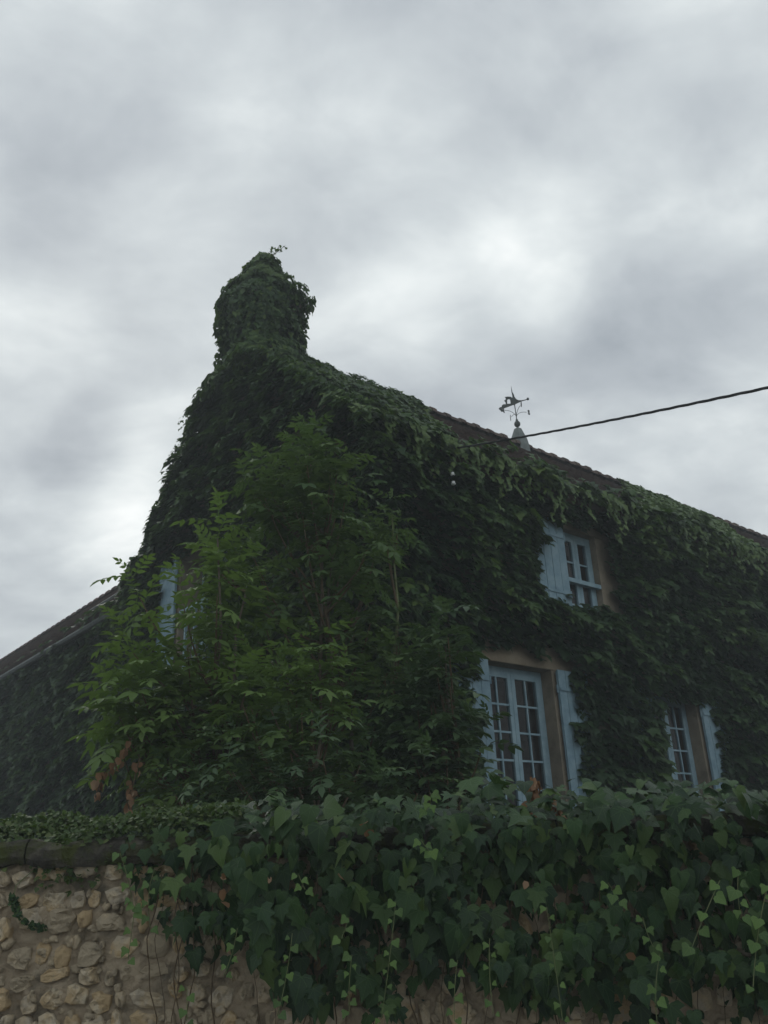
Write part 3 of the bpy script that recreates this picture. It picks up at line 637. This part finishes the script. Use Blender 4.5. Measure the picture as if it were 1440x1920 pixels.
# ------------------------------------------------------------------ trees in the garden
def in_poly(x, y, P):
    c_ = False; j = len(P) - 1
    for i in range(len(P)):
        if (P[i][1] > y) != (P[j][1] > y) and x < (P[j][0] - P[i][0]) * (y - P[i][1]) / (P[j][1] - P[i][1]) + P[i][0]: c_ = not c_
        j = i
    return c_
def sapling(name, label, poly, Y, thick, nshoot, base, top, mat, lib, leafsz, stems=1, cat='tree', nobj=300, lean=.0, extra=(), bark='bark', shoot=(.3, .55), spread=.6):
    b0 = at(base[0], base[1], Y); b0.z = .95; tp = at(top[0], top[1], Y)
    root = empty(name, b0); tag(root, label, cat)
    bt = Batch(lib); leaders = []
    for k in range(stems):
        off = Vector((random.uniform(-.25, .25), random.uniform(-.2, .2), 0)) * (k > 0)
        t_ = tp if k == 0 else tp + Vector((random.uniform(-spread, spread * .6), random.uniform(-.3, .3), -random.uniform(.3, 1.2)))
        pts = [b0 + off + (t_ - b0 - off) * i / 8 + (Vector((.05 * math.sin(i * 1.3 + k), .05 * math.cos(i * 1.7), 0)) if 0 < i < 8 else Vector()) for i in range(9)]
        mb = MB(); mb.tube([p - b0 for p in pts], [.024 * (1 - i / 9) + .004 for i in range(9)], 7); mb.build('trunk', M[bark], root); leaders.append(pts)
    xs = [p[0] for p in poly]; ys = [p[1] for p in poly]; targets = []
    guard = 0
    while len(targets) < nshoot and guard < 9999:
        guard += 1
        x, y = random.uniform(min(xs), max(xs)), random.uniform(min(ys), max(ys))
        if in_poly(x, y, poly):
            wloc = (1 if not thick else 1); targets.append((at(x, y, Y + random.uniform(-thick, thick)), False))
    for pts in leaders:
        targets.append((pts[-1], True))
    for e in extra: targets.append((at(e[0], e[1], Y + random.uniform(-.3, .1)), 'x'))
    for (T_, lead) in targets:
        if lead is True: p0 = T_ - Vector((0, 0, .55)); p1 = T_
        else:
            ld = random.choice(leaders); h = T_.z - random.uniform(.35, .95)
            q = min(ld, key=lambda p: abs(p.z - max(h, 1.2)) + .15 * (p.xy - T_.xy).length)
            d = T_ - q; ctrl = q + Vector((d.x * .65, d.y * .65, d.z * .35))
            pl = [q * (1 - t) ** 2 + ctrl * 2 * t * (1 - t) + T_ * t * t for t in (0, .25, .5, .75, 1)]
            mb = MB(); mb.tube([p - b0 for p in pl], [.013, .011, .009, .007, .004], 5); mb.build('branch', M['twig'], root)
            p0 = pl[3]; p1 = T_
        L_ = random.uniform(*shoot); ax = (p1 - p0).normalized(); ax = (ax + Vector((0, 0, .5)) + rv(.2)).normalized(); st = T_ - ax * L_ * .5
        nn = max(3, int(L_ / .085)); ph = random.uniform(0, 6.28)
        side = ax.orthogonal().normalized()
        for j in range(nn):
            p = st + ax * L_ * j / (nn - 1); ph += 1.57 + random.uniform(-.3, .3)
            for s_ in (0, math.pi):
                rd = Matrix.Rotation(ph + s_, 3, ax) @ side
                tipd = rd * .9 + ax * (.25 + .5 * j / nn) + rv(.18); ls = random.uniform(*leafsz) * (1 - .35 * (j / nn) ** 2)
                bt.add(p - b0, tipd, Vector((0, 0, 1)) + rv(.35) - tipd * .2, ls)
        bt.add(st + ax * L_ - b0, ax + rv(.3), ax.orthogonal() + rv(.3), random.uniform(*leafsz) * .6)
    bt.finish(root, mat, nobj=nobj)
    return root
PA = [(578, 830), (610, 870), (650, 890), (668, 940), (690, 1010), (725, 1100), (740, 1200), (730, 1330), (760, 1450), (740, 1550), (330, 1560), (300, 1400), (380, 1200), (440, 1060), (470, 920), (520, 895), (555, 860)]
sapling('ash_tree', 'tallest ash sapling with a pointed top rising in front of the dark creeper', PA, 7.2, .45, 84, (640, 1550), (580, 850), M['ash'], ASH, (.21, .34), stems=3, extra=((570, 860), (590, 900), (500, 905), (650, 905), (560, 950)))
PB = [(410, 1010), (440, 1050), (470, 1100), (500, 1200), (520, 1300), (480, 1420), (380, 1490), (290, 1500), (250, 1440), (215, 1380), (225, 1290), (245, 1260), (300, 1290), (370, 1270), (410, 1180), (400, 1060)]
sapling('ash_tree', 'bright green ash sapling in front of the blue shuttered gable window', PB, 6.5, .4, 44, (400, 1550), (408, 1010), M['ash_bright'], ASH, (.22, .34), stems=2, extra=((250, 1225), (235, 1290), (225, 1400), (262, 1120), (352, 1215), (345, 1140)))
PD = [(835, 1195), (845, 1230), (845, 1300), (845, 1350), (850, 1400), (870, 1400), (845, 1480), (840, 1540), (700, 1540), (720, 1420), (760, 1350), (790, 1300), (815, 1220)]
sapling('elder_bush', 'dark leafy elder bush reaching across the left blue shutter of the french window', PD, 6.6, .3, 38, (800, 1550), (835, 1200), M['ash_dark'], ELDER, (.19, .28), stems=3, cat='shrub', extra=((905, 1400), (840, 1195)), spread=.25)
PC = [(735, 960), (755, 1000), (750, 1100), (760, 1200), (740, 1300), (700, 1300), (705, 1100), (715, 1000)]
sapling('ash_sapling', 'thin pale stemmed sapling standing alone between tallest ash and elder bush', PC, 7.4, .12, 7, (730, 1550), (735, 965), M['ash'], ASH, (.13, .2), stems=1, bark='greenstem', shoot=(.2, .35), nobj=150)
PE = [(560, 1240), (640, 1230), (680, 1300), (640, 1340), (560, 1340), (450, 1350), (430, 1320), (520, 1290)]
sapling('ash_sapling', 'low fresh green ash shoots in front of the middle of the thicket', PE, 5.9, .15, 11, (560, 1560), (600, 1240), M['ash_bright'], ASH, (.18, .26), stems=1, nobj=150)
PF = [(300, 1500), (480, 1400), (700, 1440), (800, 1480), (800, 1560), (300, 1570)]
sapling('ash_sapling', 'shaded undergrowth of dark ash leaves just behind the ivy covered wall', PF, 5.6, .3, 30, (520, 1570), (600, 1460), M['ash_dark'], ASH, (.17, .26), stems=2, cat='shrub')

def dead_spray(label, pts, Y):
    b0 = at(*pts[0], Y); root = empty('withered_sprig', b0); tag(root, label, 'withered sprig', 'withered sprigs')
    wp = [at(*p, Y) - b0 for p in pts]; mb = MB(); mb.tube(wp, .004, 4); mb.build('stem', M['twig'], root); bt = Batch(SMALL)
    for i in range(26):
        t = random.random() ** .8 * (len(wp) - 1); a = int(t); p = wp[a].lerp(wp[min(a + 1, len(wp) - 1)], t - a)
        bt.add(p + rv(.03), Vector((random.uniform(-.5, .5), random.uniform(-.5, .5), -1)), rv(1), random.uniform(.035, .07))
    bt.finish(root, M['dead'], nobj=30)
dead_spray('brown withered sprig dangling at the left edge of the thicket', [(250, 1380), (225, 1420), (195, 1450), (180, 1490)], 6.0)
dead_spray('reddish withered sprig beside the low left bushes above the wall', [(262, 1420), (250, 1470), (238, 1500), (245, 1530)], 6.0)
dead_spray('orange withered sprig standing before the french window panes', [(985, 1560), (990, 1510), (998, 1490), (1003, 1462)], 4.6)
dead_spray('small tan withered sprig standing before the right jamb of the french window', [(1040, 1550), (1046, 1520), (1042, 1500), (1035, 1490)], 4.6)

# ------------------------------------------------------------------ garden wall of rubble stone
WY = 4.2
gw = empty('stone_wall', (0, WY, 0)); tag(gw, 'rubble stone garden wall with lime mortar, bare at left and draped with ivy', 'garden wall')
# mortar face with relief
def mort(x, z): return .018 * nz(x * 5, z * 5, 2) + .020 * nz(x * 14, z * 14, 3) + .018 * nz(x * 31, z * 31, 4)
x0, x1, z0, z1 = -3.2, 3.2, .55, 1.70; nx, nzz = 460, 84
V = []; F = []
for j in range(nzz + 1):
    for i in range(nx + 1):
        x = x0 + (x1 - x0) * i / nx; z = z0 + (z1 - z0) * j / nzz; V.append((x, -mort(x, z) - .013, z))
for j in range(nzz):
    for i in range(nx): a = j * (nx + 1) + i; F.append((a, a + 1, a + nx + 2, a + nx + 1))
link('mortar', mesh('mortar', V, F, M['mortar'], True), gw)
mb = MB(); mb.box(-40, 40, .03, .42, 0, 1.66); mb.box(-40, -3.2, 0, .03, 0, 1.66); mb.box(3.2, 40, 0, .03, 0, 1.66); mb.box(-3.2, 3.2, .0, .03, 0, .56); mb.build('wall_core', M['mortar'], gw)
def stone_mesh(k):
    rr = random.Random(900 + k); n_ = rr.choice((9, 10, 11)); V = []; F = []
    ang = [2 * math.pi * (i + rr.uniform(-.3, .3)) / n_ for i in range(n_)]; pw = rr.uniform(2.4, 5)
    cor = [(rr.uniform(0, 6.28), rr.uniform(.15, .40)) for _ in range(3)]          # knocked off corners
    def rd(a):
        r_ = 1 / ((abs(math.cos(a)) ** pw + abs(math.sin(a)) ** pw) ** (1 / pw))
        for c_, d_ in cor: r_ *= 1 - d_ * max(0, math.cos(a - c_)) ** 6
        return r_ * rr.uniform(.90, 1.05)
    rad = [rd(a) for a in ang]
    rings = [(1.0, -.2), (.97, .62), (.88, .92), (.58, 1.0), (.28, 1.02)]
    tx, tz = rr.uniform(-.35, .35), rr.uniform(-.45, .15)
    for q, h in rings:
        for a, r_ in zip(ang, rad):
            jit = 1 + .10 * noise.noise(Vector((math.cos(a) * 3, math.sin(a) * 3, k + q * 3)))
            x, z = r_ * q * jit * math.cos(a), r_ * q * jit * math.sin(a)
            hh = h * (1 + tx * x + tz * z) + (.42 * noise.noise(Vector((x * 2.1 + k * 3, z * 2.1, k))) + .36 * noise.noise(Vector((x * 5.5 + k * 3, z * 5.5, k)))) * (h > .1)
            V.append((x * .5, -hh, z * .5))
    V.append((0, -1.0 - .15 * rr.random(), 0)); c_ = len(V) - 1; R_ = len(rings)
    for i in range(R_ - 1):
        for j in range(n_): F.append((i * n_ + j, i * n_ + (j + 1) % n_, (i + 1) * n_ + (j + 1) % n_, (i + 1) * n_ + j))
    for j in range(n_): F.append(((R_ - 1) * n_ + j, (R_ - 1) * n_ + (j + 1) % n_, c_))
    return mesh('stone', V, F, M['stone'], rr.random() < .15)
SM = [stone_mesh(k) for k in range(26)]
count = 0; extra = MB()
z = .56
while z < 1.64:
    rh = random.uniform(.068, .112); x = -3.15 + random.uniform(0, .1)
    while x < 3.1:
        wd = random.choice((random.uniform(.045, .09), random.uniform(.08, .17))); gap = random.uniform(.002, .018)
        h = min(rh * random.uniform(.85, 1.2), 1.655 - z); cx, cz = x + wd / 2, z + rh / 2 + random.uniform(-.012, .012) + .012 * nz(x * 2, z * 9)
        x += wd + gap
        cz += random.uniform(-.014, .014)
        dep = random.uniform(.020, .042); me = random.choice(SM); rot = random.uniform(-.32, .32)
        m4 = Matrix.Translation((cx, -.004, cz)) @ Matrix.Rotation(rot, 4, 'Y') @ Matrix.Diagonal((wd, dep, h, 1)) @ Matrix.Diagonal((random.choice((1, -1)), 1, random.choice((1, -1)), 1))
        if -2.0 < cx < (-.2 if cz < 1.3 else -.6) + (2.0 if wd > .08 else 0) and cz > .93 and count < 300: link('stone', me, gw, m4); count += 1
        else: extra.add([m4 @ v_.co for v_ in me.vertices], [tuple(p.vertices) for p in me.polygons])
    z += rh + random.uniform(.002, .012)
for i in range(520):
    cx, cz = random.uniform(-2.2, 2.2), random.uniform(.8, 1.64); q = random.uniform(.018, .045); me = random.choice(SM)
    m4 = Matrix.Translation((cx, -.010, cz)) @ Matrix.Rotation(random.uniform(-1.5, 1.5), 4, 'Y') @ Matrix.Diagonal((q * 1.4, random.uniform(.018, .03), q, 1)); extra.add([m4 @ v_.co for v_ in me.vertices], [tuple(p.vertices) for p in me.polygons])
eo = extra.build('outlying_stones', M['stone'], gw, True); eo['kind'] = 'stuff'
x = -3.3
while x < 3.4:
    wd = random.uniform(.38, .7); m_ = MB(); n_ = 10
    def cp(a, b_, c_): return (a, b_ + .022 * nz(a * 9, b_ * 9, c_ * 9) + .02 * nz(a * 2.3, 5), c_ + .022 * nz(a * 8 + 9, b_ * 8, c_ * 8) + .014 * nz(a * 2, 9))
    V = []; F = []
    prf = [(.44, 0), (-.055, 0), (-.075, .03), (-.07, .075), (-.03, .105), (.44, .13)]
    for i in range(n_ + 1):
        for (py_, pz_) in prf: V.append(cp(x + wd * i / n_ * .985, py_, 1.665 + pz_))
    for i in range(n_):
        for j in range(6): a = i * 6 + j; b_ = i * 6 + (j + 1) % 6; F.append((a, b_, b_ + 6, a + 6))
    F += [tuple(range(5, -1, -1)), tuple(n_ * 6 + j for j in range(6))]
    m_.add(V, F); m_.build('coping_stone', M['coping'], gw); x += wd

# small-leaved ground cover on top of the wall, left
bt = Batch(SMALL)
for i in range(15000):
    x = random.uniform(-3.2, -.75); y = 4.14 + random.random() ** 1.3 * .75; hz = 1.77 + .10 * min(1, (y - 4.12) / .35) + .05 * nz(x * 3, y * 3) + .03 * nz(x * 11, y * 11)
    hz += .05 * max(0, min(1, (x + 1.5) / .4))
    if y < 4.2: hz -= random.random() ** 1.5 * (.09 + .13 * max(0, min(1, (x + 1.75) / .35)) + .05 * nz(x * 5, 1))
    if x < -1.62 and y < 4.28 and random.random() < .75: continue
    bt.add((x, y - .0, hz + random.uniform(-.03, .012)), rv(1) + Vector((0, -.6, -.1)), Vector((0, -.35, .8)) + rv(.5), random.uniform(.014, .032))
gc_ = bt.finish(None, M['cover'], nobj=0, stuff='ground_cover'); tag(gc_, 'low mat of tiny green leaves creeping over the coping at the left end', 'ground cover', kind='stuff')
# thin strand crawling on the wall face
ts = empty('ivy_sprig', (-1.75, WY - .05, 1.5)); tag(ts, 'thin trailing ivy sprig clinging to the bare stones at far left', 'ivy sprig')
sp = [at(x, y, WY - .05) - ts.location for x, y in ((62, 1632), (30, 1660), (24, 1690), (34, 1710), (48, 1728), (66, 1740), (84, 1742))]
mb = MB(); mb.tube(sp, .0025, 4); mb.build('stem', M['greenstem'], ts); bt = Batch(SMALL)
for i in range(170):
    t = 1.6 + random.random() * (len(sp) - 2.61); a = int(t); p = Vector(sp[a]).lerp(Vector(sp[a + 1]), t - a); bt.add(p + rv(.012), rv(1), Vector((0, -1, .4)) + rv(.4), random.uniform(.010, .022))
bt.finish(ts, M['ivy'], nobj=170)

# ------------------------------------------------------------------ big-leaved ivy draped over the wall
ivy = empty('ivy', (.4, WY, 1.75)); tag(ivy, 'broad-leaved ivy spilling over the wall top and hanging like a curtain', 'ivy')
IO = ivy.location.copy()
BT = [(200, 1640), (260, 1740), (330, 1800), (400, 1800), (470, 1870), (560, 1950), (640, 1950), (740, 1925), (850, 1900), (960, 1905), (1050, 1930), (1150, 1960), (1250, 1950), (1330, 1930), (1440, 1960), (1600, 1950)]
bx_ = [at(x, y, 3.86) for x, y in BT]; BXS = [p.x for p in bx_]; BZS = [p.z for p in bx_]
def ivy_surface(x, s):
    """s 0..1 back to lip, 1..2 lip to lower edge -> position, outward normal, down-tip"""
    e = max(0, min(1, (x + 1.32) / .7)); bul = .06 + .32 * e
    lump = .09 * nz(x * 2.6, s * 2.2, 1) + .07 * nz(x * 6, s * 5, 2)
    if s < 1:
        y = 4.85 - (4.85 - (4.22 - bul)) * s; z = 1.66 + (.14 + .05 * e) * math.sin(math.pi * (.25 + .55 * s)) + lump
        return Vector((x, y, z)), Vector((0, -.25 - .7 * s * s, 1 - .3 * s))
    t = s - 1; zb = float(np.interp(x, BXS, BZS)); ztop_ = 1.73
    z = ztop_ + (zb - ztop_) * t; y = 4.22 - bul + .10 * t * e + .02 - lump * 1.4 - .05 * math.sin(t * 3)
    return Vector((x, y, z)), Vector((0, -1, .35 * (1 - t)))
bt = Batch(IVY)
def add_ivy(n, lay0, lay1, sz, smax=2.0):
    for i in range(n):
        x = random.uniform(-1.36, 3.0); s = random.uniform(.15, smax)
        if x < -1.0 and random.random() > (x + 1.36) / .36: continue
        if s > 1.75 and random.random() < (s - 1.75) * 3.2: continue
        if s > 1.05 and nz(x * 3.6, s * 4.4, 8) > .10 - .12 * max(0, s - 1.35) + lay0 * 2.0: continue
        p, nv = ivy_surface(x, s); nn = nv.normalized(); p = p - nn * random.uniform(lay0, lay1)
        tipv = Vector((random.uniform(-.5, .5), -.25 - .5 * max(0, 1 - s), -.9 if s > .9 else -.35)) + rv(.15)
        if s < .9: tipv = Vector((random.uniform(-.9, .9), -.8, -.25 + random.uniform(-.3, .3)))
        size = random.uniform(*sz) * (.75 + .35 * random.random()); edge = max(0, min(1, (x + 1.3) / .5)); size *= .7 + .3 * edge
        bt.add(p - IO, tipv, nn + rv(.8) + Vector((0, 0, .30)), size)
add_ivy(2150, -.06, .07, (.038, .112)); add_ivy(2200, .08, .20, (.045, .105)); add_ivy(3600, .22, .40, (.05, .10))
bt.finish(ivy, M['ivy'])
# bare stems
for k in range(26):
    px = [285, 300, 345, 372, 395, 330, 470, 505, 590, 660, 700, 770, 845, 880, 905, 960, 1000, 1040, 1060, 1120, 1190, 1260, 1310, 1380, 1420, 640][k]
    a = at(px, 1640, 4.05); b_ = at(px + random.uniform(-25, 15), 1960, 4.16); pts = [a.lerp(b_, t) + Vector((.012 * math.sin(t * 9 + k) + .03 * nz(t * 4, k * 3.3), 0, .0)) - IO for t in np.linspace(0, 1, 14)]
    mb = MB(); mb.tube(pts, random.uniform(.0013, .0034), 5); mb.build('stem', M['twig'], ivy)
# fresh trailing shoots with bright leaves
SH = [((445, 1740), (440, 1780), (420, 1830), 5, .04), ((548, 1750), (540, 1830), (520, 1905), 7, .036), ((660, 1790), (652, 1850), (655, 1900), 6, .038), ((742, 1690), (732, 1800), (715, 1910), 10, .036),
      ((858, 1800), (850, 1850), (852, 1915), 5, .04), ((918, 1760), (915, 1830), (925, 1900), 5, .03), ((1025, 1700), (1040, 1800), (1055, 1915), 7, .036), ((1237, 1790), (1225, 1850), (1232, 1915), 4, .046),
      ((1350, 1650), (1318, 1720), (1298, 1775), 4, .062), ((1440, 1660), (1418, 1740), (1412, 1850), 6, .052), ((225, 1600), (240, 1640), (250, 1700), 7, .042), ((255, 1690), (245, 1760), (240, 1800), 5, .045),
      ((290, 1630), (272, 1670), (282, 1740), 7, .045), ((1385, 1630), (1380, 1680), (1390, 1720), 5, .06), ((560, 1640), (565, 1655), (572, 1668), 3, .04), ((1205, 1720), (1212, 1750), (1225, 1775), 3, .045),
      ((790, 1575), (798, 1590), (810, 1600), 4, .045), ((800, 1520), (812, 1500), (806, 1486), 5, .045), ((350, 1850), (352, 1880), (350, 1915), 3, .04), ((640, 1760), (648, 1740), (655, 1720), 2, .05), ((1140, 1655), (1150, 1670), (1160, 1690), 3, .06)]
bt = Batch(YOUNG)
for (a, b_, c_, n_, sz) in SH:
    Yd = 3.74 if a[0] > 300 else 4.02
    A, B_, C_ = (at(*q, Yd) - IO for q in (a, b_, c_)); pts = [A * (1 - t) ** 2 + B_ * 2 * t * (1 - t) + C_ * t * t for t in np.linspace(0, 1, 8)]
    mb = MB(); mb.tube(pts, .0018, 4); mb.build('shoot', M['greenstem'], ivy)
    for i in range(n_ + 1):
        t = min(1, max(0, i / n_ + random.uniform(-.06, .06))); p = A * (1 - t) ** 2 + B_ * 2 * t * (1 - t) + C_ * t * t; sd_ = 1 if i % 2 else -1
        bt.add(p + Vector((sd_ * .012, -.005, 0)), Vector((sd_ * random.uniform(.2, 1.1), -.25, -.75)), Vector((random.uniform(-.4, .4), -1, .45)) + rv(.25), sz * random.uniform(.55, 1.0))
bt.finish(ivy, M['ivy_young'], nobj=200, stuff='young_foliage')
bt = Batch(SMALL)
for (x, y) in ((420, 1640), (415, 1650), (412, 1670), (418, 1690), (500, 1640), (690, 1545), (700, 1552), (990, 1650), (1180, 1790), (640, 1640)):
    for k in range(1): bt.add(at(x + random.uniform(-6, 6), y + random.uniform(-6, 6), 3.84) - IO, rv(1) + Vector((0, 0, -.6)), rv(1) + Vector((0, -.8, 0)), random.uniform(.03, .05))
bt.finish(ivy, M['dead'], name='withered_leaf', nobj=40)

# ------------------------------------------------------------------ weather vane on the ridge
vb = MW @ Vector((6.72, RY, RZ + .06)); vane = empty('weather_vane', vb, 0)
tag(vane, 'iron weather vane with compass letters and banner on a zinc cone above the ridge', 'weather vane')
mb = MB(); P8 = [(.22, -.25), (.20, .0), (.175, .14), (.075, .40), (.025, .42)]
V = []; F = []
for (r_, z_) in P8:
    for j in range(4): q = HROT + math.pi / 4 + j * math.pi / 2; V.append((r_ * math.cos(q), r_ * math.sin(q), z_))
for i in range(4):
    for j in range(4): F.append((i * 4 + j, i * 4 + (j + 1) % 4, (i + 1) * 4 + (j + 1) % 4, (i + 1) * 4 + j))
F.append((16, 17, 18, 19)); mb.add(V, F); mb.build('pedestal', M['zinc'], vane)
mb = MB(); mb.lathe([(.001, .40), (.02, .41), (.02, .44), (.045, .455), (.062, .48), (.068, .51), (.062, .54), (.045, .565), (.02, .58), (.03, .60), (.015, .63), (.012, .64)], n=14); mb.build('ball', M['iron'], vane, True)
mb = MB(); mb.tube([(0, 0, .60), (-.01, 0, .97)], .010, 8); mb.build('pole', M['iron'], vane)
for (az, ch_) in ((-105, 'N'), (75, 'S'), (165, 'O'), (-15, 'E')):
    d = Vector((math.sin(R(az)), math.cos(R(az)), 0)); mb = MB()
    mb.tube([Vector((0, 0, .66)) + d * (.21 * (1 - math.cos(t))) + Vector((0, 0, .16 * math.sin(t))) for t in np.linspace(0, 1.75, 9)], .0055, 5); arm = mb.build('compass_arm', M['iron'], vane)
    tx = bpy.data.curves.new('letter', 'FONT'); tx.body = ch_; tx.size = .155; tx.extrude = .005; tx.offset = .004; tx.align_x = 'CENTER'; tx.align_y = 'CENTER'
    to = bpy.data.objects.new('tmp', tx); COL.objects.link(to); dg = bpy.context.evaluated_depsgraph_get(); me = bpy.data.meshes.new_from_object(to.evaluated_get(dg)); bpy.data.objects.remove(to)
    me.materials.clear(); me.materials.append(M['iron'])
    yaw = math.atan2(d.y, d.x) if ch_ in 'SO' else math.atan2(-d.y, -d.x)
    lo = link('letter', me, arm, Matrix.Translation(Vector((0, 0, .66 + .155)) + d * .30) @ Matrix.Rotation(yaw + (.5 if ch_ in 'NS' else -.3), 4, 'Z') @ Matrix.Rotation(R(90), 4, 'X'))
outl = [(625, 240), (645, 330), (662, 410), (690, 450), (715, 530), (760, 590), (820, 620), (900, 625), (1025, 598), (1025, 612), (880, 655), (800, 690), (745, 715), (720, 745), (670, 742), (560, 785), (520, 800), (470, 815), (415, 845), (450, 870), (430, 915), (380, 895), (345, 865), (318, 828), (350, 800), (395, 792), (405, 745), (440, 718), (500, 722), (490, 670), (455, 625), (492, 600), (495, 560), (468, 530), (540, 518), (620, 525), (668, 555), (655, 470), (640, 400)]
hole = [(530, 600), (530, 708), (622, 705), (615, 640), (600, 592), (565, 586)]
KP = 1 / (12 * 92.0)
def unsk(X, Y):
    dX, dY = X - 720, Y - 745; u_ = (dX - .12 * dY) / 1.05; v_ = -dY - .36 * u_; return (u_ * KP * 1.08, v_ * KP * 1.04)
oo = [Vector((*unsk(*p), 0)) for p in outl]; hh = [Vector((*unsk(*p), 0)) for p in hole]
tri = tessellate_polygon([oo, hh]); allp = oo + hh; V = []; F = []; n = len(allp); az = R(125); ud = Vector((math.sin(az), math.cos(az), 0)); sd_ = Vector((-ud.y, ud.x, 0))
for s in (-.006, .006):
    for p in allp: V.append(ud * p.x + Vector((-.01, 0, .97 + p.y)) + sd_ * s)
for t in tri: F.append(tuple(t)); F.append(tuple(i + n for i in reversed(t)))
for (a, k) in ((0, len(oo)), (len(oo), len(hh))):
    for i in range(k): j = (i + 1) % k; F.append((a + i, a + j, a + j + n, a + i + n))
link('banner', mesh('banner', V, F, M['iron']), vane)
bp_ = ud * unsk(1045, 592)[0] + Vector((-.01, 0, .97 + unsk(1045, 592)[1])); mb = MB()
mb.lathe([(.001, -.03), (.02, -.023), (.03, 0), (.02, .023), (.001, .03)], c=bp_, n=10); mb.build('pointer_ball', M['iron'], vane, True)

# ------------------------------------------------------------------ cable and bracket
A = MW @ Vector((.92, -.38, 6.33)); d = ray(1440, 712); B_ = cam_o + d * (6.5 / d.dot(f_)); D = (B_ - A)
cb = empty('overhead_cable', A); tag(cb, 'dark twisted overhead cable running from the eave out over the street at right', 'cable')
for ph in (0, 2.1, 4.2):
    pts = []
    for i in range(241):
        t = i / 240 * 2.2; p = D * t + Vector((0, 0, -.10 * t * (2.2 - t)))
        q = ph + i * .42; s_ = D.normalized().cross(Vector((0, 0, 1))).normalized(); u_ = s_.cross(D.normalized()); pts.append(p + (s_ * math.cos(q) + u_ * math.sin(q)) * .0062 + Vector((0, 0, .055)))
    mb = MB(); mb.tube(pts, .0072, 5); mb.build('strand', M['cable'], cb)
br = empty('insulator_bracket', MW @ Vector((.82, -.45, 5.95))); br.rotation_euler = (0, 0, HROT); tag(br, 'two small white insulators poking out of the creeper under the cable end', 'insulator')
mb = MB(); mb.tube([(0, .45, -.05), (0, 0, 0), (0, -.05, .0)], .012, 6); mb.build('arm', M['iron'], br)
for z_ in (.02, -.10):
    mb = MB(); mb.lathe([(.001, -.02), (.026, -.015), (.03, 0), (.018, .01), (.022, .024), (.001, .028)], c=(0, -.03, z_), n=10); mb.build('insulator', M['white'], br, True)
